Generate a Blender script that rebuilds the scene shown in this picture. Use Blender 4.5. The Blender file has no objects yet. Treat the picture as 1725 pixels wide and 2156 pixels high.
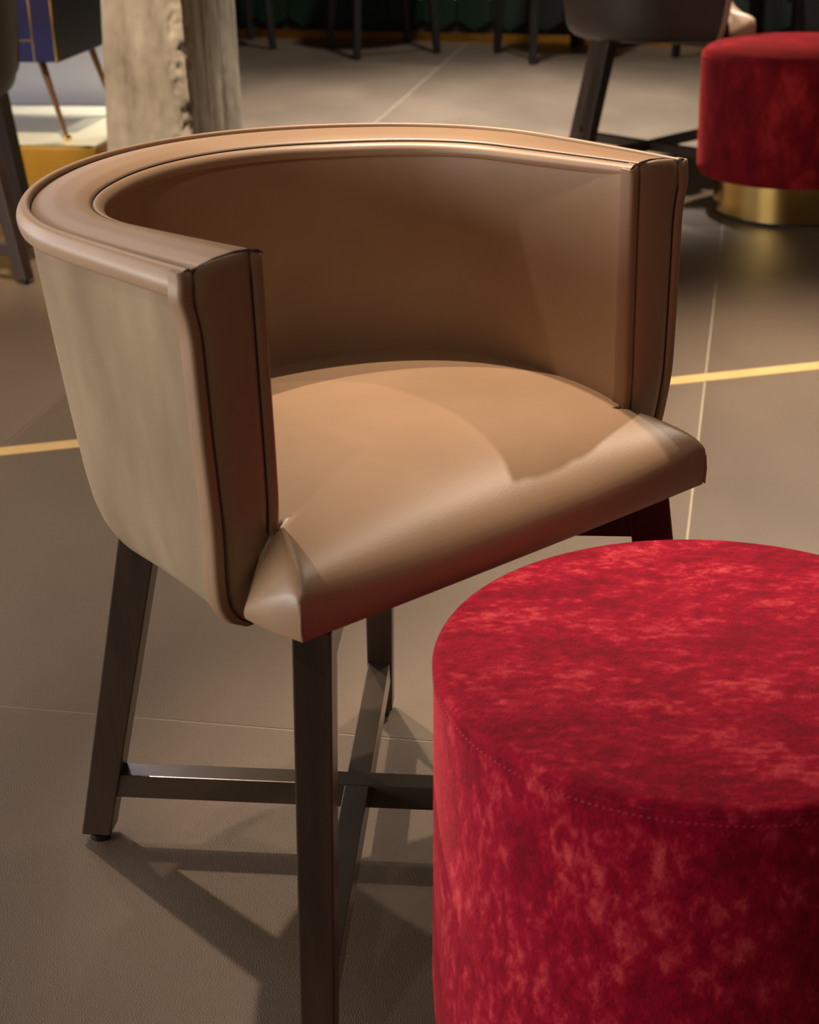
import bpy, bmesh, math, random
from mathutils import Vector, Matrix, noise
random.seed(7)
S = bpy.context.scene
C = S.collection

# ---------------------------------------------------------------- camera
cam_d = bpy.data.cameras.new('camera')
cam = bpy.data.objects.new('camera', cam_d)
C.objects.link(cam)
S.camera = cam
CR = Vector((0.99958144, -0.01157503, -0.02651349))
CU = Vector((0.02893003, 0.39993696, 0.91608596))
CF = Vector((0.0, 0.91646956, -0.40010442))
m = Matrix((CR, CU, -CF)).transposed().to_4x4()
m.translation = Vector((0, 0, 1.10))
cam.matrix_world = m
cam_d.sensor_fit = 'VERTICAL'
cam_d.sensor_height = 36.0
cam_d.sensor_width = 36.0 * 1725 / 2156
cam_d.lens = 3500.0 / 2156 * 36.0
cam_d.clip_start = 0.05
cam_d.dof.use_dof = True
cam_d.dof.focus_distance = 1.72
cam_d.dof.aperture_fstop = 9.0

# ---------------------------------------------------------------- world, lights, exposure
W = bpy.data.worlds.new('world')
S.world = W
W.use_nodes = True
W.node_tree.nodes['Background'].inputs[0].default_value = (1.0, 0.86, 0.70, 1)
W.node_tree.nodes['Background'].inputs[1].default_value = 0.07
S.view_settings.view_transform = 'Standard'
S.view_settings.look = 'None'
S.view_settings.gamma = 1.0
S.view_settings.use_curve_mapping = False
S.view_settings.exposure = 0.0

def aim(o, tgt):
    d = Vector(tgt) - o.location
    o.rotation_euler = d.to_track_quat('-Z', 'Y').to_euler()

def spot(name, loc, tgt, power, col, size=55, blend=0.6, rad=0.04):
    l = bpy.data.lights.new(name, 'SPOT')
    l.energy = power; l.color = col; l.spot_size = math.radians(size); l.spot_blend = blend
    l.shadow_soft_size = rad
    o = bpy.data.objects.new(name, l); C.objects.link(o)
    o.location = loc; aim(o, tgt)
    return o

def area(name, loc, tgt, sx, sy, power, col):
    l = bpy.data.lights.new(name, 'AREA')
    l.shape = 'RECTANGLE'; l.size = sx; l.size_y = sy; l.energy = power; l.color = col
    o = bpy.data.objects.new(name, l); C.objects.link(o)
    o.location = loc; aim(o, tgt)
    return o

WARM = (1.0, 0.83, 0.65)
spot('ceiling_spot_above', (-0.36, 2.50, 3.1), (0.26, 1.86, 0.6), 325, WARM, 31, 0.9, 0.03)
spot('ceiling_spot_right', (1.35, 2.95, 3.1), (0.45, 1.65, 0.5), 150, WARM, 27, 0.9, 0.03)
spot('ceiling_spot_far_right', (1.5, 3.3, 3.1), (0.95, 2.65, 0.0), 1150, (1.0, 0.88, 0.74), 46, 1.0)
spot('fill_spot_far_left', (-1.5, 3.4, 3.1), (-0.9, 2.85, 0.0), 290, WARM, 48, 1.0)  # extra lamp added to lift the dim floor at far left
spot('ceiling_spot_behind_camera', (-0.85, -0.25, 3.1), (0.15, 1.45, 0.4), 46, WARM, 40)
spot('ceiling_spot_left', (-1.15, 3.0, 3.1), (-0.08, 1.80, 0.75), 370, WARM, 25, 0.9, 0.03)
spot('ceiling_spot_aisle', (0.30, 5.6, 3.1), (0.25, 5.75, 0.0), 1800, (0.94, 0.98, 1.0), 61, 1.0, 0.1)
spot('fill_spot_pouf', (1.25, 5.0, 3.1), (1.05, 4.72, 0.45), 520, (1.0, 0.90, 0.78), 17, 0.8, 0.05)  # unseen lamp added to brighten the distant pouf's top
spot('fill_spot_bar', (0.35, 6.6, 3.1), (0.30, 7.6, 0.0), 220, (0.95, 0.98, 1.0), 90, 1.0, 0.1)  # weak unseen lamp, added to lighten the bar tiles and nearby floor
spot('fill_spot_plinth', (-1.0, 3.1, 3.1), (-0.85, 4.7, 0.4), 660, (1.0, 0.90, 0.78), 42, 0.8, 0.1)  # fill lamp added to brighten the pillar and plinth
spot('partition_fill', (-1.3, 5.33, 3.0), (-1.3, 5.55, 0.2), 380, (0.95, 0.95, 1.0), 70, 1.0, 0.1)  # added fill that lightens the partition behind the plinth
area('window_light', (-3.3, 0.7, 0.95), (0.0, 1.1, 1.35), 2.8, 1.1, 98, (1.0, 0.96, 0.90))
area('glazing_light', (-3.4, 3.55, 1.35), (-0.3, 2.2, 0.8), 1.9, 2.2, 42, (0.92, 0.95, 1.0))

# ---------------------------------------------------------------- materials
def srgb(r, g, b):
    f = lambda c: (c / 255 / 12.92) if c / 255 <= 0.04045 else ((c / 255 + 0.055) / 1.055) ** 2.4
    return (f(r), f(g), f(b), 1.0)

def mat(name, col, rough=0.5, metal=0.0, spec=0.5, coat=0.0, sheen=0.0, sheen_col=None, sheen_r=0.4,
        var=None, var_scale=6.0, var_stretch=(1, 1, 1), var_detail=5.0, var_lo=0.35, var_hi=0.65, var_dist=0.0,
        bump=0.0, bump_scale=200.0, bump_stretch=(1, 1, 1), bump_detail=3.0, coat_r=0.2, rough_var=0.0):
    M = bpy.data.materials.new(name)
    M.use_nodes = True
    nt = M.node_tree; N = nt.nodes; L = nt.links
    b = N['Principled BSDF']
    b.inputs['Base Color'].default_value = col
    b.inputs['Roughness'].default_value = rough
    b.inputs['Metallic'].default_value = metal
    b.inputs['Specular IOR Level'].default_value = spec
    b.inputs['Coat Weight'].default_value = coat
    b.inputs['Coat Roughness'].default_value = coat_r
    if sheen:
        b.inputs['Sheen Weight'].default_value = sheen
        b.inputs['Sheen Roughness'].default_value = sheen_r
        b.inputs['Sheen Tint'].default_value = sheen_col or col
    tc = N.new('ShaderNodeTexCoord')
    def nz(scale, stretch, detail, dist=0.0):
        mp = N.new('ShaderNodeMapping'); mp.inputs['Scale'].default_value = stretch
        L.new(tc.outputs['Object'], mp.inputs['Vector'])
        n = N.new('ShaderNodeTexNoise'); n.inputs['Scale'].default_value = scale
        n.inputs['Detail'].default_value = detail; n.inputs['Distortion'].default_value = dist
        L.new(mp.outputs[0], n.inputs['Vector'])
        return n
    if var:
        n = nz(var_scale, var_stretch, var_detail, var_dist)
        r = N.new('ShaderNodeValToRGB')
        r.color_ramp.elements[0].position = var_lo; r.color_ramp.elements[0].color = col
        r.color_ramp.elements[1].position = var_hi; r.color_ramp.elements[1].color = var[-1]
        for i, c in enumerate(var[:-1]):
            e = r.color_ramp.elements.new(var_lo + (var_hi - var_lo) * (i + 1) / len(var)); e.color = c
        L.new(n.outputs['Fac'], r.inputs[0]); L.new(r.outputs[0], b.inputs['Base Color'])
        if sheen and sheen_col is None: L.new(r.outputs[0], b.inputs['Sheen Tint'])
        if rough_var:
            mr = N.new('ShaderNodeMapRange')
            mr.inputs['From Min'].default_value = 0.3; mr.inputs['From Max'].default_value = 0.7
            mr.inputs['To Min'].default_value = rough - rough_var; mr.inputs['To Max'].default_value = rough + rough_var
            L.new(n.outputs['Fac'], mr.inputs[0]); L.new(mr.outputs[0], b.inputs['Roughness'])
    if bump:
        n2 = nz(bump_scale, bump_stretch, bump_detail)
        bp = N.new('ShaderNodeBump'); bp.inputs['Strength'].default_value = bump; bp.inputs['Distance'].default_value = 0.002
        L.new(n2.outputs['Fac'], bp.inputs['Height']); L.new(bp.outputs[0], b.inputs['Normal'])
    return M

LEATHER = mat('tan_leather', srgb(150, 118, 90), 0.40, spec=0.5, var=[srgb(160, 127, 98)], var_scale=7, bump=0.05, bump_scale=420)
SEAM = mat('brown_thread', srgb(52, 32, 22), 0.7)
SUEDE = mat('taupe_suede', srgb(132, 111, 87), 0.9, spec=0.15, sheen=0.3, sheen_col=srgb(220, 205, 180), var=[srgb(150, 128, 102), srgb(166, 144, 117)],
            var_scale=9, var_stretch=(1, 1, .35), var_detail=8, bump=0.25, bump_scale=700)
WOOD = mat('espresso_wood', srgb(52, 39, 31), 0.32, spec=0.5, var=[srgb(66, 50, 40)], var_scale=30, var_stretch=(1, 1, .12), bump=0.12, bump_scale=160, bump_stretch=(1, 1, .25))
BLACK = mat('black_board', srgb(24, 21, 19), 0.7)
BRONZE = mat('satin_bronze', srgb(88, 75, 64), 0.28, metal=0.7, coat=0.8, var=[srgb(96, 82, 70)], var_scale=12)
DKSHELL = mat('dark_brown_shell', srgb(46, 31, 22), 0.5, var=[srgb(54, 37, 26)], var_scale=8, bump=0.1, bump_scale=300)  # one darker brown for the shells of both far armchairs
STEEL = mat('glide_steel', srgb(90, 90, 90), 0.3, metal=1.0)
BRASS = mat('polished_brass', srgb(208, 168, 96), 0.17, metal=1.0, var=[srgb(222, 184, 112)], var_scale=4)
BRASSSHEET = mat('brass_sheet', srgb(186, 130, 46), 0.34, metal=1.0, var=[srgb(194, 140, 56)], var_scale=3)
INLAY = mat('brass_inlay', srgb(214, 172, 108), 0.42, metal=0.3, var=[srgb(224, 184, 122)], var_scale=8)

def velvet(name, dark, mid, light, scale, stretch, sheen_col=srgb(255, 110, 118), sheen=1.0):
    M = mat(name, dark, 0.8, spec=0.12, sheen=sheen, sheen_col=sheen_col, sheen_r=0.32, bump=0.5, bump_scale=500)
    nt = M.node_tree; N = nt.nodes; L = nt.links; b = N['Principled BSDF']
    tc = N.new('ShaderNodeTexCoord'); mp = N.new('ShaderNodeMapping'); mp.inputs['Scale'].default_value = stretch
    mp.inputs['Rotation'].default_value = (0.0, 0.35, 0.25)
    L.new(tc.outputs['Object'], mp.inputs['Vector'])
    def nn(sc, det, ro, di):
        n = N.new('ShaderNodeTexNoise'); n.inputs['Scale'].default_value = sc; n.inputs['Detail'].default_value = det
        n.inputs['Roughness'].default_value = ro; n.inputs['Distortion'].default_value = di
        L.new(mp.outputs[0], n.inputs['Vector']); return n
    def mul_add(a, k, c):
        q = N.new('ShaderNodeMath'); q.operation = 'MULTIPLY_ADD'; q.inputs[1].default_value = k
        L.new(a, q.inputs[0])
        if isinstance(c, float): q.inputs[2].default_value = c
        else: L.new(c, q.inputs[2])
        return q.outputs[0]
    fine, mid_, big = nn(scale * 1.9, 8, .72, 0.3), nn(scale, 6, .62, 0.4), nn(scale * .3, 3, .5, 0.3)
    f = mul_add(big.outputs['Fac'], 0.5, mul_add(mid_.outputs['Fac'], 0.6, mul_add(fine.outputs['Fac'], 0.75, -0.42)))
    r = N.new('ShaderNodeValToRGB')
    els = r.color_ramp.elements
    els[0].position = 0.38; els[0].color = dark
    els[1].position = 0.75; els[1].color = light
    e = els.new(0.55); e.color = mid
    e = els.new(0.64); e.color = tuple(mid[i] * .6 + light[i] * .4 for i in range(3)) + (1,)
    L.new(f, r.inputs[0]); L.new(r.outputs[0], b.inputs['Base Color'])
    return M
VELVET = velvet('crimson_velvet', srgb(118, 0, 26), srgb(154, 2, 38), srgb(208, 70, 76), 46, (1, 1.7, .75))
VELVETFAR = velvet('scarlet_velvet', srgb(92, 2, 12), srgb(116, 8, 18), srgb(160, 34, 34), 14, (1, 1, .6), srgb(255, 90, 76), 0.7)
THREADRED = mat('red_thread', srgb(160, 34, 48), 0.7)
SLAB = mat('stone_slab', srgb(93, 76, 60), 0.38, spec=0.5, var=[srgb(99, 81, 64), srgb(107, 88, 70)], var_scale=2.2, var_stretch=(1, .6, 1), var_detail=7,
           bump=0.7, bump_scale=620, bump_detail=4, rough_var=0.05)
GROUT = mat('pale_grout', srgb(150, 134, 112), 0.8, var=[srgb(158, 142, 120)], var_scale=20)
CONCRETE = mat('rough_concrete', srgb(124, 106, 86), 0.9, spec=0.2, var=[srgb(156, 138, 114), srgb(170, 151, 126), srgb(200, 184, 158)], var_scale=16, var_stretch=(1, 1, .22), var_detail=10, var_lo=.28, var_hi=.72,
               bump=1.0, bump_scale=45, bump_stretch=(1, 1, .5), bump_detail=8)
CREAM = mat('cream_wall_reflection', srgb(222, 208, 168), 0.15, var=[srgb(228, 214, 176)], var_scale=3, coat=0.4, coat_r=0.08)  # cream colour painted in for the pale wall's reflection on the plinth top
PALEWALL = mat('pale_plaster', srgb(196, 194, 204), 0.7, var=[srgb(204, 202, 210)], var_scale=3, bump=0.05)
DARKWALL = mat('dark_plaster', srgb(40, 36, 32), 0.8, var=[srgb(46, 41, 36)], var_scale=3)
NAVY = mat('navy_lacquer', srgb(16, 14, 48), 0.35, var=[srgb(26, 24, 70)], var_scale=4, coat=0.2)
CHARCOAL = mat('charcoal_lacquer', srgb(18, 18, 22), 0.4, var=[srgb(22, 22, 26)], var_scale=4)
GREEN = mat('green_glaze', srgb(22, 40, 24), 0.3, var=[srgb(26, 48, 30)], var_scale=5, spec=0.4)
DKGROUT = mat('dark_grout', srgb(38, 42, 32), 0.8)
WALNUT = mat('dark_walnut', srgb(50, 28, 18), 0.45, var=[srgb(62, 36, 23)], var_scale=12, var_stretch=(1, 1, .1))
STOOLLEG = mat('stool_leg_paint', srgb(34, 28, 25), 0.4, var=[srgb(40, 33, 29)], var_scale=9)

# ---------------------------------------------------------------- mesh helpers
def link(name, me, material, parent=None):
    me.materials.clear(); me.materials.append(material)
    o = bpy.data.objects.new(name, me); C.objects.link(o)
    if parent: o.parent = parent
    return o

def obj(name, bm, material, parent=None, smooth=True, sharp=35):
    bmesh.ops.recalc_face_normals(bm, faces=bm.faces)
    me = bpy.data.meshes.new(name); bm.to_mesh(me); bm.free()
    if smooth:
        me.polygons.foreach_set('use_smooth', [True] * len(me.polygons))
        me.set_sharp_from_angle(angle=math.radians(sharp))
    return link(name, me, material, parent)

def tag(o, label, cat, group=None):
    o['label'] = label; o['category'] = cat
    if group: o['group'] = group
    return o

def struct(o): o['kind'] = 'structure'; return o

def empty(name, loc, rz=0.0):
    o = bpy.data.objects.new(name, None); C.objects.link(o)
    o.empty_display_size = 0.1; o.location = loc; o.rotation_euler = (0, 0, rz)
    return o

def copy_tree(o, parent=None):
    c = o.copy(); C.objects.link(c); c.parent = parent
    for ch in list(o.children):
        copy_tree(ch, c)
    return c

def add_hexa(bm, p0, p1, ax, ay, s0, s1, bevel=0.002):
    """tapered bar from p0 to p1; ax, ay unit cross axes; s0, s1 (width, depth) at the ends"""
    p0, p1, ax, ay = map(Vector, (p0, p1, ax, ay))
    tmp = bmesh.new()
    vs = []
    for p, (a, b) in ((p0, s0), (p1, s1)):
        for sx, sy in ((-1, -1), (1, -1), (1, 1), (-1, 1)):
            vs.append(tmp.verts.new(p + ax * (sx * a / 2) + ay * (sy * b / 2)))
    for f in ((3, 2, 1, 0), (4, 5, 6, 7), (0, 1, 5, 4), (1, 2, 6, 5), (2, 3, 7, 6), (3, 0, 4, 7)):
        tmp.faces.new([vs[i] for i in f])
    if bevel:
        bmesh.ops.bevel(tmp, geom=list(tmp.edges), offset=bevel, segments=2, affect='EDGES', profile=0.6)
    me = bpy.data.meshes.new('tmp'); tmp.to_mesh(me); tmp.free()
    bm.from_mesh(me); bpy.data.meshes.remove(me)

def add_box(bm, lo, hi, bevel=0.0):
    lo, hi = Vector(lo), Vector(hi)
    c = (lo + hi) / 2
    add_hexa(bm, (c.x, c.y, lo.z), (c.x, c.y, hi.z), (1, 0, 0), (0, 1, 0), (hi.x - lo.x, hi.y - lo.y), (hi.x - lo.x, hi.y - lo.y), bevel)

def add_lathe(bm, prof, n=64, cap=True):
    rings = []
    for r, z in prof:
        rings.append([bm.verts.new((r * math.cos(2 * math.pi * i / n), r * math.sin(2 * math.pi * i / n), z)) for i in range(n)])
    for a, b in zip(rings, rings[1:]):
        for i in range(n):
            j = (i + 1) % n
            bm.faces.new((a[i], a[j], b[j], b[i]))
    if cap:
        bm.faces.new(rings[0][::-1]); bm.faces.new(rings[-1])

def add_tube(bm, pts, rad, n=6, closed=False):
    pts = [Vector(p) for p in pts]
    rings = []
    for i, p in enumerate(pts):
        if closed: t = (pts[(i + 1) % len(pts)] - pts[i - 1])
        else: t = pts[min(i + 1, len(pts) - 1)] - pts[max(i - 1, 0)]
        t.normalize()
        u = t.cross(Vector((0, 0, 1)))
        if u.length < 1e-3: u = t.cross(Vector((1, 0, 0)))
        u.normalize(); v = t.cross(u)
        rings.append([bm.verts.new(p + u * (rad * math.cos(2 * math.pi * k / n)) + v * (rad * math.sin(2 * math.pi * k / n))) for k in range(n)])
    m_ = len(rings)
    for i in range(m_ if closed else m_ - 1):
        a, b = rings[i], rings[(i + 1) % m_]
        for k in range(n):
            bm.faces.new((a[k], a[(k + 1) % n], b[(k + 1) % n], b[k]))
    if not closed:
        bm.faces.new(rings[0][::-1]); bm.faces.new(rings[-1])

# ---------------------------------------------------------------- floor of large stone slabs
TH = math.radians(78)
E1 = Vector((math.cos(TH), math.sin(TH), 0))
E2 = Vector((E1.y, -E1.x, 0))
bm = bmesh.new(); add_box(bm, (-4.2, -2.0, -0.05), (4.6, 10.0, -0.0012))
floor = struct(obj('floor', bm, GROUT))
slab_w, slab_l, gap = 1.262, 2.69, 0.0035
bm = bmesh.new()
add_hexa(bm, (0, 0, -0.011), (0, 0, 0), E2, E1, (slab_w - gap, slab_l - gap), (slab_w - gap, slab_l - gap), 0.0004)
slab0 = None
for i in range(-5, 5):
    for k in range(-2, 4):
        p = E2 * (-0.068 + slab_w * (i + .5)) + E1 * (1.763 + slab_l * (k + .5))
        if not (-4.6 < p.x < 5.0 and -2.6 < p.y < 10.6): continue
        if slab0 is None:
            slab0 = o = obj('floor_slab', bm, SLAB, floor, smooth=False)
        else:
            o = slab0.copy(); C.objects.link(o)
        o.location = (p.x, p.y, 0)

# brass inlay strip crossing the slabs
a, b = Vector((-0.748, 2.851, 0)), Vector((0.841, 3.203, 0))
dr = (b - a).normalized(); mid = (a + b) / 2
bm = bmesh.new()
add_hexa(bm, mid + Vector((0, 0, -0.004)), mid + Vector((0, 0, 0.0006)), dr, Vector((-dr.y, dr.x, 0)), (7.0, 0.042), (7.0, 0.042), 0.0002)
struct(obj('trim_1', bm, INLAY, smooth=False))

# ---------------------------------------------------------------- walls
bm = bmesh.new()
for lo, hi in (((-3.75, -2, 0), (-3.6, -.85, 3.3)), ((-3.75, 2.25, 0), (-3.6, 2.5, 3.3)), ((-3.75, 2.5, 2.6), (-3.6, 4.6, 3.3)), ((-3.75, 4.6, 0), (-3.6, 10, 3.3)), ((-3.75, -.85, 0), (-3.6, 2.25, .2)), ((-3.75, -.85, 2.0), (-3.6, 2.25, 3.3))):
    add_box(bm, lo, hi)
struct(obj('wall_left', bm, PALEWALL, smooth=False))
w2 = empty('window_2', (-3.68, 3.55, 0)); struct(w2)
for nm, lo, hi in (('window_frame', (-.03, -1.05, 0), (.03, -.99, 2.6)), ('window_frame', (-.03, .99, 0), (.03, 1.05, 2.6)), ('window_frame', (-.03, -.99, 0), (.03, .99, .06)), ('window_frame', (-.03, -.99, 2.54), (.03, .99, 2.6)), ('window_mullion', (-.02, -.025, .06), (.02, .025, 2.54))):
    bm = bmesh.new(); add_box(bm, lo, hi, .004); obj(nm, bm, CHARCOAL, w2, smooth=False)
w1 = empty('window_1', (-3.68, 0.7, .2)); struct(w1)
for nm, lo, hi in (('window_frame', (-.03, -1.55, 0), (.03, -1.49, 1.8)), ('window_frame', (-.03, 1.49, 0), (.03, 1.55, 1.8)), ('window_frame', (-.03, -1.49, 0), (.03, 1.49, .06)), ('window_frame', (-.03, -1.49, 1.74), (.03, 1.49, 1.8)), ('window_mullion', (-.02, -.025, .06), (.02, .025, 1.74))):
    bm = bmesh.new(); add_box(bm, lo, hi, .004); obj(nm, bm, CHARCOAL, w1, smooth=False)
BD = math.radians(-19.5)
B1 = Vector((math.cos(BD), math.sin(BD), 0)); BN = Vector((-B1.y, B1.x, 0))   # along the bar, away from camera
bm = bmesh.new()
add_hexa(bm, Vector((0.1, 10.1, 0)), Vector((0.1, 10.1, 3.3)), B1, BN, (7.0, .12), (7.0, .12), 0)
struct(obj('wall_back', bm, DARKWALL, smooth=False))
# pale partition behind the display plinth
bm = bmesh.new()
pc = Vector((-1.75, 5.62, 0))
add_hexa(bm, pc, pc + Vector((0, 0, 2.6)), E2, E1, (1.75, .10), (1.75, .10), .002)
struct(obj('wall_partition', bm, PALEWALL, smooth=False))

# ---------------------------------------------------------------- armchair
AY = 0.188            # arm front (local +y faces forward)
RZ = [(.742, .2865), (.72, .2845), (.68, .2805), (.62, .2745), (.56, .268), (.50, .2605), (.475, .256), (.458, .2505), (.446, .2435), (.438, .235), (.433, .224), (.431, .210)]
def rout(z):
    if z >= RZ[0][0]: return RZ[0][1]
    for (z1, r1), (z0, r0) in zip(RZ, RZ[1:]):
        if z >= z0: return r0 + (r1 - r0) * (z - z0) / (z1 - z0)
    return RZ[-1][1]
def ay(z): return AY - 0.020 * max(0, (0.56 - z) / 0.12) ** 1.5
def toe(z): return 0.022 - 0.075 * min(1, max(0, (0.755 - z) / 0.29)) ** 0.9
def flare(z): return 0.004 * math.sin(math.pi * min(1, max(0, (0.75 - z) / 0.30)))
def tilt_w(st):
    k, t = st
    if k == 'a': return 0.40 * max(0, (abs(t) - 35) / 55) ** 1.3
    return 0.40 + 0.60 * t
def tilt(w, r, z): return w * 0.018 * (0.3025 - r) / 0.083 * min(1, max(0, (z - 0.66) / 0.08))
PATH = [('l', 1 - i / 8) for i in range(8)] + [('a', -90 + 180 * i / 60) for i in range(61)] + [('r', (i + 1) / 8) for i in range(8)]
def pp(st, r, z, extra=0.0, inner=False):
    k, t = st
    if k == 'a':
        a_ = math.radians(t); r *= 1 - 0.02 * math.sin(2 * a_) ** 2; return Vector((r * math.sin(a_), -r * math.cos(a_), z + tilt(tilt_w(st), r, z)))
    s_ = -1 if k == 'l' else 1
    if inner: x = r - t * t * (0.0082 + 0.001 * min(1, max(0, (0.755 - z) / 0.15)))
    else: x = r * (1 - toe(z) * t * t)
    return Vector((s_ * x, (ay(z) + extra) * t, z + tilt(tilt_w(st), r, z)))

def sweep(bm, prof, closed=True, extra=0.0, inner=False):
    rows = [[bm.verts.new(pp(st, r, z, extra, inner)) for r, z in prof] for st in PATH]
    n = len(prof)
    for a_, b_ in zip(rows, rows[1:]):
        for i in range(n if closed else n - 1):
            j = (i + 1) % n
            bm.faces.new((a_[i], a_[j], b_[j], b_[i]))
    if closed:
        bm.faces.new(rows[0]); bm.faces.new(rows[-1][::-1])

def rounded(pts, rad, seg=4):
    """round the corners of a closed 2-D polygon"""
    out = []
    n = len(pts)
    for i in range(n):
        p, a_, b_ = Vector(pts[i]), Vector(pts[i - 1]), Vector(pts[(i + 1) % n])
        u, v = (a_ - p), (b_ - p)
        rr = min(rad, u.length * .48, v.length * .48)
        p0, p1 = p + u.normalized() * rr, p + v.normalized() * rr
        for k in range(seg + 1):
            t = k / seg
            out.append(tuple(p0 * (1 - t) ** 2 + p * 2 * t * (1 - t) + p1 * t * t))
    return out

def build_chair(loc, rz):
    R_ = empty('tub_armchair', loc, rz)
    # suede outer shell
    prof = [(r, z) for z, r in RZ] + [(.232, .437), (.243, .47), (.262, .742)]
    bm = bmesh.new(); sweep(bm, prof, extra=-.004); shell = obj('outer_shell', bm, SUEDE, R_, sharp=50)
    # overhanging outer lip of the rim
    lip = rounded([(.2840, .7615), (.2915, .7612), (.2975, .7520), (.2950, .7390), (.287, .7365), (.2825, .742)], .005)
    bm = bmesh.new(); sweep(bm, lip); obj('rim_lip', bm, LEATHER, R_, sharp=60)
    # top panel
    top = rounded([(.2272, .7445), (.2278, .7530), (.242, .7568), (.262, .7592), (.276, .7590), (.2835, .755), (.2837, .745)], .0035)
    bm = bmesh.new(); sweep(bm, top); obj('rim_top_panel', bm, LEATHER, R_, sharp=60)
    # inner welt
    wel = rounded([(.2155, .737), (.2155, .7455), (.2210, .7503), (.2270, .7515), (.2270, .737)], .004)
    bm = bmesh.new(); sweep(bm, wel); obj('rim_inner_welt', bm, LEATHER, R_, sharp=60)
    # inner back
    inn = [(.2205, .745), (.2192, .735), (.2190, .70), (.2190, .62), (.2190, .54), (.2190, .46), (.2395, .46), (.2560, .745)]
    bm = bmesh.new(); sweep(bm, inn, extra=-.006, inner=True); obj('inner_back', bm, LEATHER, R_, sharp=50)
    # arm fronts: three vertical leather strips each side
    zs_ = [.433 + (.7575 - .433) * i / 40 for i in range(41)]
    RIM = [(.2100, .7440), (.2155, .7455), (.2210, .7503), (.2270, .7515), (.2278, .7530), (.242, .7568), (.262, .7592), (.276, .7590), (.2838, .7568), (.2855, .7605), (.2915, .7605), (.2975, .7510), (.31, .748)]
    def rimz(x): return rimz0(x) + tilt(1, x, .755)
    def rimz0(x):
        for (x0, z0), (x1, z1) in zip(RIM, RIM[1:]):
            if x <= x1: return z0 + (z1 - z0) * (x - x0) / (x1 - x0)
        return RIM[-1][1]
    def strip(side, f_in, f_out, bulge, nm):
        bm = bmesh.new(); rows = []
        n = 11; nz_ = 48
        z0 = .4335
        for iz in range(nz_ + 1):
            s_ = 1 - (1 - iz / nz_) ** 1.35
            row = []
            for k in range(-1, n + 1):
                t = min(1, max(0, k / (n - 1)))
                xt = f_in(.7575) + (f_out(.7575) - f_in(.7575)) * t
                z = z0 + (rimz(xt) - .0004 - z0) * s_
                xi, xo = f_in(z), f_out(z)
                if xo - xi < .0015: xo = xi + .0015
                dt = (rimz(xt) - z) / .008
                end = math.sqrt(max(0, 1 - (1 - min(1, dt)) ** 2))
                if k < 0 or k == n: y = ay(z) - .012
                else: y = ay(z) + bulge * (1 - abs(2 * t - 1) ** 4) * (.25 + .75 * end)
                row.append(bm.verts.new((side * (xi + (xo - xi) * t), y, z)))
            rows.append(row)
        for a_, b_ in zip(rows, rows[1:]):
            for i in range(len(a_)):
                j = (i + 1) % len(a_)
                bm.faces.new((a_[i], a_[j], b_[j], b_[i]))
        bm.faces.new(rows[0]); bm.faces.new(rows[-1][::-1])
        return obj(nm, bm, LEATHER, R_, sharp=60)
    def xo_(z): return rout(z) * (1 - toe(z))
    def bump_(z): return max(0, min(1, (z - .700) / .040)) ** 2
    def lipx(z): return xo_(z) + .0042 + .0068 * bump_(z)
    def mo(z): return xo_(z) - .0085 + .0058 * bump_(z)
    def xin(z): return .2106 - .0014 * min(1, max(0, (0.755 - z) / 0.15))
    for s_ in (-1, 1):
        strip(s_, lambda z: xin(z), lambda z: xin(z) + .0117, .0035, 'arm_front_inner_band')
        strip(s_, lambda z: xin(z) + .0117, lambda z: max(xin(z) + .0137, mo(z)), .0060, 'arm_front_panel')
        strip(s_, lambda z: max(xin(z), min(mo(z), xo_(z) - .004)), lambda z: lipx(z), .0042, 'arm_front_outer_band')
    # seam threads
    def seam(pts, rad=.0008):
        bm = bmesh.new(); add_tube(bm, pts, rad, 5); obj('seam', bm, SEAM, R_)
    seam([pp(st, .2838, .7568) for st in PATH])
    seam([pp(st, .2273, .7516) for st in PATH])
    for s_ in (-1, 1):
        xs_ = [.2155 + (.2965 - .2155) * i / 40 for i in range(41)]
        seam([(s_ * x * (1 - toe(.755)), AY + .0012, rimz(x) + .0002) for x in xs_], .0009)
        seam([(s_ * (xin(z) + .0117), ay(z) + .0002, z) for z in zs_[8:-1]], .0009)
        seam([(s_ * mo(z), ay(z) + .0002, z) for z in zs_[3:-1]], .0009)
    # seat cushion
    ys = [-.2205 + .0045 * 0] + [-.2205 * math.cos(math.pi / 2 * i / 14) for i in range(1, 15)] + [.03 * i for i in range(1, 6)] + [.170, .184, .1945]
    YF, Y0 = .265, .100
    ys += [Y0 + (YF - Y0) * math.sin(math.pi / 2 * i / 16) for i in range(6, 17) if Y0 + (YF - Y0) * math.sin(math.pi / 2 * i / 16) > .1985]
    us = [-1 + .16 * i / 10 for i in range(10)] + [-.84 + 1.68 * i / 36 for i in range(37)] + [.84 + .16 * (i + 1) / 10 for i in range(10)]
    WS = .2494
    def wsy(y): return WS + .006 - .0085 * max(0, (y - .205) / .06) ** 2
    def hw(y):
        if y < 0: return max(.004, math.sqrt(max(0, .2205 ** 2 - y * y)))
        if y < .19: return .2185
        return WS
    def ztop(x, y, w):
        base = .503 + .031 * (1 - (1 - min(1, (y + .22) / .34)) ** 2)
        base += .010 * (1 - (x / .25) ** 2) * max(0, 1 - (y / .25) ** 2)
        t = max(0, (y - Y0) / (YF - Y0)); df = (.036 + .022 * (1 - min(1, abs(x) / .245) ** 3)) * (1 - math.sqrt(max(0, 1 - min(1, t) ** 2)))
        f_ = min(1, max(0, (y - .19) / .076)); sx0 = .203 + .022 * f_
        q = min(1, max(0, (abs(x) - sx0) / (wsy(y) - sx0))); ds = .070 * (1 - .55 * f_) * q ** 1.4 if y > .188 else .004 * q
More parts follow.
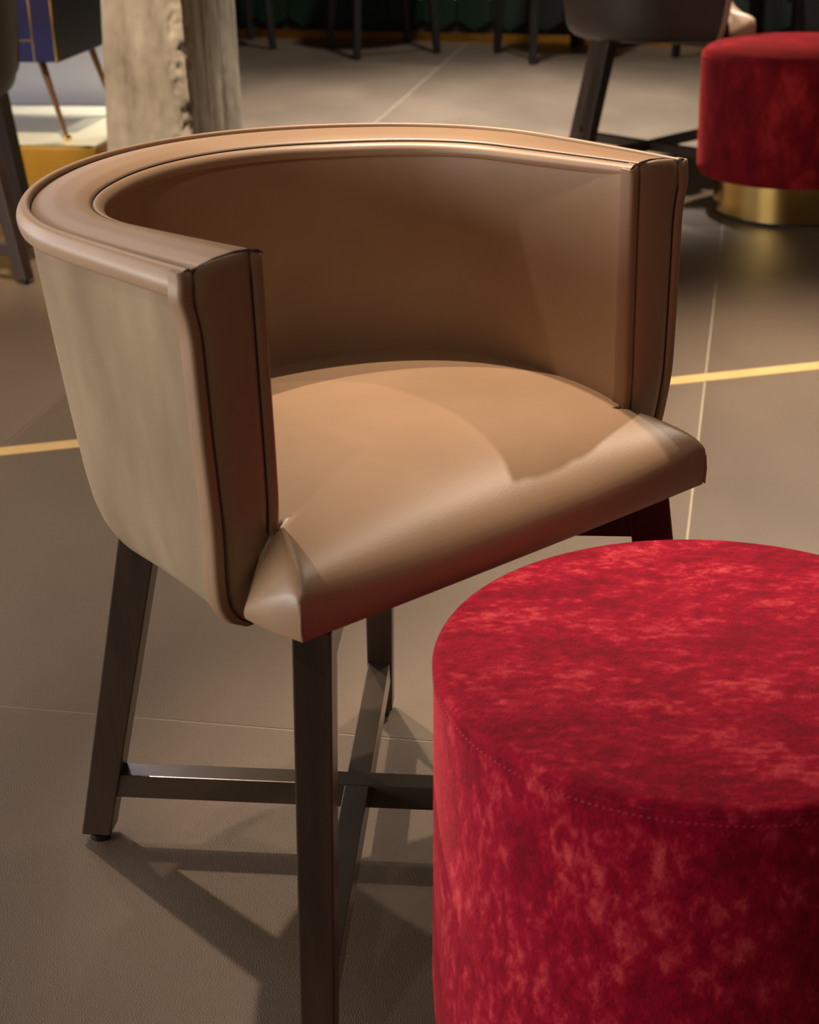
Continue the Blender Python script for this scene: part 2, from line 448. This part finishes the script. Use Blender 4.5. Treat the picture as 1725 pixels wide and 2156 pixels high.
        return base - (df ** 4 + ds ** 4) ** .25
    ZB = .4545
    bm = bmesh.new(); rows = []
    for y in ys:
        w = hw(y); row = []
        for u in us:
            x = u * w
            if y > .19:
                f_ = min(1, max(0, (y - .19) / .076)); sx0 = .203 + .022 * f_
                x = u / .84 * sx0 if abs(u) <= .84 else math.copysign(sx0 + (abs(u) - .84) / .16 * (wsy(y) - sx0), u)
            row.append(bm.verts.new((x, y, ztop(x, y, w))))
        rows.append(row)
    for a_, b_ in zip(rows, rows[1:]):
        for i in range(len(us) - 1):
            bm.faces.new((a_[i], a_[i + 1], b_[i + 1], b_[i]))
    ring = [r[0] for r in rows] + rows[-1][1:-1] + [r[-1] for r in rows[::-1]] + rows[0][1:-1][::-1]
    prev = ring
    n = len(ring)
    for fz, ins in ((.35, -.001), (.72, -.0006), (.93, .001), (1.0, .005)):
        cur = []
        for v in ring:
            z = v.co.z + (ZB - v.co.z) * fz
            sc = 1 - ins / .24
            cur.append(bm.verts.new((v.co.x * sc, v.co.y * sc if v.co.y > .2 else v.co.y, z)))
        for i in range(n):
            j = (i + 1) % n
            bm.faces.new((prev[i], prev[j], cur[j], cur[i]))
        prev = cur
    bm.faces.new(prev)
    seat = obj('seat_cushion', bm, LEATHER, R_, sharp=38)
    for s_ in (-1, 1):
        bm = bmesh.new(); xc = wsy(YF); add_tube(bm, [(s_ * (xc + .0003), YF + .0003, .459), (s_ * (xc + .0012), YF + .0010, .475), (s_ * (xc + .0003), YF + .0003, .489)], .0012, 6)
        obj('corner_seam', bm, LEATHER, seat)
    # base board under shell and seat
    bm = bmesh.new()
    out = [(.205 * math.sin(math.radians(t)), -.205 * math.cos(math.radians(t))) for t in range(-90, 91, 6)]
    out = out + [(.205, .15), (.205, .17), (.205, .20), (-.205, .20), (-.205, .17), (-.205, .15)]
    lo_ = [bm.verts.new((x, y, .436)) for x, y in out]; hi_ = [bm.verts.new((x, y, .458)) for x, y in out]
    for i in range(len(out)):
        j = (i + 1) % len(out); bm.faces.new((lo_[i], lo_[j], hi_[j], hi_[i]))
    bm.faces.new(lo_[::-1]); bm.faces.new(hi_)
    obj('base_board', bm, BLACK, R_, smooth=False)
    # legs
    LEGS = []
    for sx in (-1, 1):
        LEGS.append((sx, (.2547, .264), (.2061, .2266), .446)); LEGS.append((sx, (.2093, -.2237), (.1503, -.133), .446))
    def leg_at(L_, z):
        sx, f_, t_, _ = L_
        k = z / .4542
        return Vector((sx * (f_[0] + (t_[0] - f_[0]) * k), f_[1] + (t_[1] - f_[1]) * k, z))
    for L_ in LEGS:
        f_, t_ = leg_at(L_, .012), leg_at(L_, .448)
        d_ = Vector((L_[0] * (L_[1][0]), L_[1][1], 0)).normalized()
        n_ = Vector((-d_.y, d_.x, 0))
        bm = bmesh.new(); add_hexa(bm, f_, t_, d_, n_, (.034, .031), (.042, .034), .0018)
        lg = obj('leg', bm, WOOD, R_, smooth=False)
        bm = bmesh.new(); add_lathe(bm, [(.011, 0), (.012, .002), (.012, .008), (.006, .009), (.006, .013)], 20)
        gl = obj('glide', bm, STEEL, lg); gl.location = (f_.x, f_.y, 0)
    # crossed stretchers and crossed top rails along the two diagonals
    for s_ in (-1, 1):
        for nm, zt, hh, ww in (('stretcher', .094, .029, .027), ('top_rail', .4355, .030, .030)):
            A = leg_at(next(l for l in LEGS if l[0] == s_ and l[1][1] < 0), zt - hh / 2)
            B = leg_at(next(l for l in LEGS if l[0] == -s_ and l[1][1] > 0), zt - hh / 2)
            d_ = (B - A).normalized(); n_ = Vector((-d_.y, d_.x, 0))
            dz = 0.0006 if s_ > 0 else 0.0
            A = A + d_ * .014; B = B - d_ * .014
            bm = bmesh.new(); add_hexa(bm, A + Vector((0, 0, dz)), B + Vector((0, 0, dz)), n_, Vector((0, 0, 1)), (ww, hh), (ww, hh), .0012)
            obj(nm, bm, BRONZE if nm == 'stretcher' else WOOD, R_, smooth=False)
    return R_

chair = build_chair((-0.0659, 1.5701, 0), math.radians(-141.0))
tag(chair, 'large tan leather tub armchair with taupe suede shell in the centre foreground', 'chair', 'tub armchairs')
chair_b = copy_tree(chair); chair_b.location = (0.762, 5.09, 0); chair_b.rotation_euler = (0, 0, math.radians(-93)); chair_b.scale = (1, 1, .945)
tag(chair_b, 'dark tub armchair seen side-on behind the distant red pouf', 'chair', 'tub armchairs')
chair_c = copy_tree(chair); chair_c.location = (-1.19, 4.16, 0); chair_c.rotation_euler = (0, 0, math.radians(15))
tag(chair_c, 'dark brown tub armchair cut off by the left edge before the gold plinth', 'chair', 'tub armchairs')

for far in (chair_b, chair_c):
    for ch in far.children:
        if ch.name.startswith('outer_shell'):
            ch.material_slots[0].link = 'OBJECT'; ch.material_slots[0].material = DKSHELL
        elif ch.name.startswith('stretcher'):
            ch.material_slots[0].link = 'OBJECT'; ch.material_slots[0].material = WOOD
# ---------------------------------------------------------------- poufs
def pouf(loc, r, h, er, vel, base_r, base_h, stitch):
    rnd = not stitch
    P = empty('round_pouf', loc)
    zb = base_h + .012
    zseam = h - er
    bm = bmesh.new()
    kb = 1.03 if stitch else 1.0
    prof = [(r * .90, zb), (r * .98 * kb, zb + .004), (r * .997 * kb, zb + .018), (r * kb, zb + .05), (r * (1 + kb) / 2, (zb + zseam) / 2), (r, zseam - .02), (r * .999, zseam - .004), (r * (.9985 if rnd else .994), zseam)]
    add_lathe(bm, prof, 128); obj('pouf_side', bm, vel, P, sharp=60)
    bm = bmesh.new()
    if rnd:
        prof = [(r * .9985 - er * (1 - math.cos(math.radians(a_))), zseam + er * .82 * math.sin(math.radians(a_))) for a_ in range(0, 91, 9)]
    else:
        prof = [(r * .994, zseam + .0005)] + [(r - er * .35 - er * .65 * (1 - math.cos(math.radians(a_))) + er * .3 * math.cos(math.radians(a_)), zseam + .0005 + er * .8 * math.sin(math.radians(a_))) for a_ in range(10, 91, 10)]
    prof += [(r * k, h - er * .2 + er * .2 * (1 - k * k)) for k in (.80, .7, .5, .3, .12, .02)]
    add_lathe(bm, prof, 128); obj('pouf_top', bm, vel, P, sharp=70)
    if stitch:
        bm = bmesh.new(); add_tube(bm, [((r * .9965) * math.cos(2 * math.pi * i / 128), (r * .9965) * math.sin(2 * math.pi * i / 128), zseam + .0003) for i in range(128)], .0013, 6, True)
        obj('seam_piping', bm, vel, P)
    if stitch:
        bm = bmesh.new()
        nst = 260
        for row, dz in ((0, .0075),):
            for i in range(nst):
                a_ = 2 * math.pi * (i + .5 * row) / nst
                u = Vector((-math.sin(a_), math.cos(a_), 0)); o_ = Vector((math.cos(a_), math.sin(a_), 0))
                p = o_ * (r * 1.0008) + Vector((0, 0, zseam - dz))
                add_tube(bm, [p - u * .0013, p + u * .0013 + Vector((0, 0, .0003))], .00055, 4)
        st = obj('stitching', bm, THREADRED, P); st['kind'] = 'stuff'
    bm = bmesh.new()
    add_lathe(bm, [(base_r, .008), (base_r, .010), (base_r, base_h + .014)], 96); obj('brass_base', bm, BRASS, P, sharp=40)
    bm = bmesh.new()
    add_lathe(bm, [(base_r - .012, 0), (base_r - .012, .009)], 64); obj('foot_ring', bm, BLACK, P, sharp=40)
    return P
p1 = pouf((0.2376, 1.1699, 0), .2226, .460, .007, VELVET, .190, .085, True)
tag(p1, 'big crimson velvet round pouf in the bottom right foreground', 'pouf', 'round velvet poufs')
p2 = pouf((1.085, 4.54, 0), .268, .448, .034, VELVETFAR, .219, .095, False)
tag(p2, 'distant red velvet round pouf on a polished brass base, upper right', 'pouf', 'round velvet poufs')

# ---------------------------------------------------------------- concrete pillar
P0 = Vector((-0.795, 4.494, 0)); w1_, w2_ = .252, .46
pil = empty('concrete_pillar', P0)
def pillar_mesh():
    bm = bmesh.new()
    NH = 150; Htot = 3.0
    # perimeter samples: front face left->right, right face front->back, then coarse back and left
    per = []
    nf, nr = 44, 44
    for i in range(nf): per.append((i / nf * w1_, 0, (0, -1), i / nf * w1_, w1_))
    for i in range(nr): per.append((w1_, i / nr * w2_, (1, 0), i / nr * w2_, 0))
    per += [(w1_, w2_, (0, 0), 9, 9), (w1_ / 2, w2_, (0, 0), 9, 9), (0, w2_, (0, 0), 9, 9), (0, w2_ / 2, (0, 0), 9, 9)]
    zs = [Htot * (i / NH) ** 1.8 if False else (i * .0065 if i < 110 else .715 + (i - 110) * (Htot - .715) / (NH - 110)) for i in range(NH + 1)]
    rows = []
    for z in zs:
        row = []
        for (u, v, nn, s, kind) in per:
            d_ = 0.0
            q = Vector((u * 22, v * 22, z * 9))
            d_ += .0022 * noise.noise(q) + .0012 * noise.noise(q * 3.1)
            if nn == (0, -1):
                for gx in (.075,): d_ -= .0035 * math.exp(-((s - gx) / .007) ** 2)
                e_ = w1_ - s
            elif nn == (1, 0):
                for gx in (.07, .16, .20, .30): d_ -= .006 * math.exp(-((s - gx) / .012) ** 2)
                e_ = s
            else: e_ = 1
            chip = 0.0
            if e_ < .055:
                c_ = noise.noise(Vector((u * 30 + 5, v * 30, z * 26))) + .6 * noise.noise(Vector((u * 70, v * 70 + 3, z * 60)))
                chip = (.004 + .019 * max(-.25, c_)) * (1 - e_ / .055) ** .6
            off = Vector((nn[0], nn[1])) * d_
            if chip: off += Vector((-.72, .72)) * chip
            if u == 0 or (nn == (0, -1)): off.x += (1 - u / w1_) * .034 * min(1, z / .62)
            p = E2 * (u + off.x) + E1 * (v + off.y)
            row.append(bm.verts.new((p.x, p.y, z)))
        rows.append(row)
    n = len(per)
    for a_, b_ in zip(rows, rows[1:]):
        for i in range(n):
            j = (i + 1) % n; bm.faces.new((a_[i], a_[j], b_[j], b_[i]))
    bm.faces.new(rows[0][::-1]); bm.faces.new(rows[-1])
    return bm
obj('pillar_shaft', pillar_mesh(), CONCRETE, pil, sharp=50)
bm = bmesh.new()
c_ = E2 * (w1_ / 2) + E1 * (w2_ / 2)
add_hexa(bm, c_, c_ + Vector((0, 0, .05)), E2, E1, (w1_ + .03, w2_ + .03), (w1_ + .02, w2_ + .02), .004)
obj('pillar_foot', bm, CONCRETE, pil, smooth=False)
tag(pil, 'rough weathered concrete pillar with a chipped edge behind the armchair', 'pillar')

# ---------------------------------------------------------------- brass display plinth
PR = Vector((-0.85, 4.685, 0))      # front right corner
pl = empty('display_plinth', PR)
def ebox(bm, a0, a1, d0, d1, z0, z1, bev=.002):
    """box in the slab grid directions, offsets along E2 (a) and E1 (d)"""
    c = E2 * ((a0 + a1) / 2) + E1 * ((d0 + d1) / 2)
    add_hexa(bm, c + Vector((0, 0, z0)), c + Vector((0, 0, z1)), E2, E1, (a1 - a0, d1 - d0), (a1 - a0, d1 - d0), bev)
bm = bmesh.new(); ebox(bm, -1.9, 0, 0, .60, .012, .192); obj('plinth_body', bm, BRASSSHEET, pl, smooth=False)
bm = bmesh.new(); ebox(bm, -1.9, .001, -.001, .60, .192, .202); obj('plinth_top', bm, CREAM, pl, smooth=False)
bm = bmesh.new(); ebox(bm, -1.9, .0015, -.0022, -.0008, .193, .2015, 0); obj('plinth_edge_strip', bm, BRASS, pl, smooth=False)
bm = bmesh.new(); ebox(bm, -1.87, -.03, .03, .57, 0, .012); obj('plinth_foot', bm, BLACK, pl, smooth=False)
tag(pl, 'low brass-clad display plinth beside the concrete pillar', 'plinth')

# ---------------------------------------------------------------- navy cabinet on brass legs
CB = Vector((-0.941, 4.748, .2024))
cab = empty('navy_cabinet', CB)
zb_ = .218
bm = bmesh.new(); ebox(bm, -.95, 0, 0.004, .42, zb_, zb_ + .75); obj('cabinet_body', bm, CHARCOAL, cab, smooth=False)
for i, (a0, a1) in enumerate(((-.945, -.068), (-.066, -.006))):
    for k, (z0, z1) in enumerate(((zb_ + .002, zb_ + .058), (zb_ + .064, zb_ + .40), (zb_ + .406, zb_ + .745)) if i == 0 else ((zb_ + .002, zb_ + .745),)):
        bm = bmesh.new(); ebox(bm, a0, a1, -.006, .004, z0, z1, .001); obj('front_panel', bm, NAVY, cab, smooth=False)
for a0, a1, z0, z1 in ((-.0685, -.0645, zb_, zb_ + .75), (-.005, 0, zb_, zb_ + .75), (-.945, -.0685, zb_ + .0585, zb_ + .0635), (-.945, -.0685, zb_ + .4005, zb_ + .4055)):
    bm = bmesh.new(); ebox(bm, a0, a1, -.0066, .004, z0, z1, .0004); obj('brass_inlay', bm, BRASS, cab, smooth=False)
def cab_leg(a0, d0, a1, d1):
    t_ = E2 * a0 + E1 * d0 + Vector((0, 0, zb_)); f_ = E2 * a1 + E1 * d1
    bm = bmesh.new()
    n = 16; rows = []
    for k, rr in ((0, .0055), (1, .0115)):
        p = f_.lerp(t_, k) + Vector((0, 0, .006 * (1 - k)))
        rows.append([bm.verts.new(p + Vector((rr * math.cos(2 * math.pi * i / n), rr * math.sin(2 * math.pi * i / n), 0))) for i in range(n)])
    for i in range(n):
        j = (i + 1) % n; bm.faces.new((rows[0][i], rows[0][j], rows[1][j], rows[1][i]))
    bm.faces.new(rows[0][::-1]); bm.faces.new(rows[1])
    lg = obj('leg', bm, LEGBRONZE, cab)
    bm = bmesh.new(); add_lathe(bm, [(.002, 0), (.010, .001), (.0125, .008), (.010, .014), (.004, .017)], 20)
    g = obj('brass_foot', bm, BRASS, lg); g.location = f_
LEGBRONZE = mat('bronze_leg', srgb(110, 72, 40), 0.35, metal=0.5, var=[srgb(122, 82, 48)], var_scale=20)
for a0, d0, a1, d1 in ((-.062, .03, -.003, .015), (-.062, .39, -.003, .405), (-.89, .03, -.945, .015), (-.89, .39, -.945, .405)):
    cab_leg(a0, d0, a1, d1)
tag(cab, 'navy lacquered cabinet with brass inlay lines on slanted legs', 'cabinet')

# ---------------------------------------------------------------- bar with hexagonal green tiles
BO = Vector((0.0, 8.085, 0))
bar = empty('bar_counter', BO)
def bbox(bm, a0, a1, d0, d1, z0, z1, bev=.002):
    c = B1 * ((a0 + a1) / 2) + BN * ((d0 + d1) / 2)
    add_hexa(bm, c + Vector((0, 0, z0)), c + Vector((0, 0, z1)), B1, BN, (a1 - a0, d1 - d0), (a1 - a0, d1 - d0), bev)
XL, XR = -2.6, 1.86
bm = bmesh.new(); bbox(bm, XL, XR, .012, .55, 0, 1.06); obj('bar_body', bm, DKGROUT, bar, smooth=False)
bm = bmesh.new(); bbox(bm, XL - .03, XR + 1.02, -.06, .60, 1.06, 1.10, .004); obj('bar_top', bm, WALNUT, bar, smooth=False)
bm = bmesh.new(); bbox(bm, XL, XR, -.004, .012, 0.0, .040, .001); obj('brass_skirting', bm, BRASSSHEET, bar, smooth=False)
hexw = .170; hr = hexw / math.sqrt(3) - .0025; hs = hexw / math.sqrt(3)
hm = bmesh.new()
pts = [(hr * math.cos(math.radians(90 + 60 * i)), hr * math.sin(math.radians(90 + 60 * i))) for i in range(6)]
fr = [hm.verts.new(B1 * (x * .96) + BN * -.008 + Vector((0, 0, z * .96))) for x, z in pts]
bk = [hm.verts.new(B1 * x + BN * .012 + Vector((0, 0, z))) for x, z in pts]
md = [hm.verts.new(B1 * x + BN * -.005 + Vector((0, 0, z))) for x, z in pts]
for i in range(6):
    j = (i + 1) % 6
    hm.faces.new((fr[i], fr[j], md[j], md[i])); hm.faces.new((md[i], md[j], bk[j], bk[i]))
hm.faces.new(fr[::-1]); hm.faces.new(bk)
tile0 = None
for row in range(6):
    for i in range(26):
        a_ = XL + .1 + hexw * (i + .5 * (row % 2)); z = .048 + hs + row * hs * 1.5
        if a_ > XR - .08: continue
        if tile0 is None: tile0 = o = obj('hexagon_tile', hm, GREEN, bar, smooth=False)
        else: o = tile0.copy(); C.objects.link(o)
        o.location = B1 * a_ + Vector((0, 0, z))
bm = bmesh.new(); bbox(bm, XR + .004, XR + 1.0, -.03, .55, 0, 1.06); obj('wood_end_panel', bm, WALNUT, bar, smooth=False)
tag(bar, 'dark bar counter clad in green hexagonal tiles across the background', 'bar counter')

# ---------------------------------------------------------------- bar stools
def build_stool(loc, rz):
    T = empty('bar_stool', loc, rz)
    for sx, sy in ((-1, -1), (1, -1), (1, 1), (-1, 1)):
        bm = bmesh.new()
        add_hexa(bm, (sx * .19, sy * .19, 0), (sx * .15, sy * .15, .72), (1, 0, 0), (0, 1, 0), (.028, .028), (.036, .036), .002)
        obj('leg', bm, STOOLLEG, T, smooth=False)
    for i, (p, q) in enumerate((((-1, -1), (1, -1)), ((1, -1), (1, 1)), ((1, 1), (-1, 1)), ((-1, 1), (-1, -1)))):
        k = .19 - .04 * .30 / .72
        A, B = Vector((p[0] * k, p[1] * k, .30)), Vector((q[0] * k, q[1] * k, .30))
        d_ = (B - A).normalized()
        bm = bmesh.new(); add_hexa(bm, A + d_ * .013, B - d_ * .013, Vector((-d_.y, d_.x, 0)), (0, 0, 1), (.018, .025), (.018, .025), .001)
        obj('footrest_bar', bm, STOOLLEG, T, smooth=False)
    bm = bmesh.new(); add_lathe(bm, [(.18, .72), (.205, .722), (.215, .735), (.215, .775), (.20, .79), (.10, .797), (.01, .798)], 48)
    obj('seat', bm, LEATHER, T, sharp=50)
    return T
LAB = ['bar stool half hidden behind the right side of the concrete pillar', 'bar stool with dark legs left of centre along the green tiled bar',
       'bar stool with dark legs right of centre along the green tiled bar', 'bar stool behind the side-on dark armchair at the bar']
st0 = None
for i, lab in enumerate(LAB):
    loc = (-.06 + .752 * (i - 1), 7.755 - .272 * (i - 1), 0)
    if st0 is None: st0 = o = build_stool(loc, math.radians(20))
    else: o = copy_tree(st0); o.location = loc
    tag(o, lab, 'bar stool', 'bar stools along the bar')
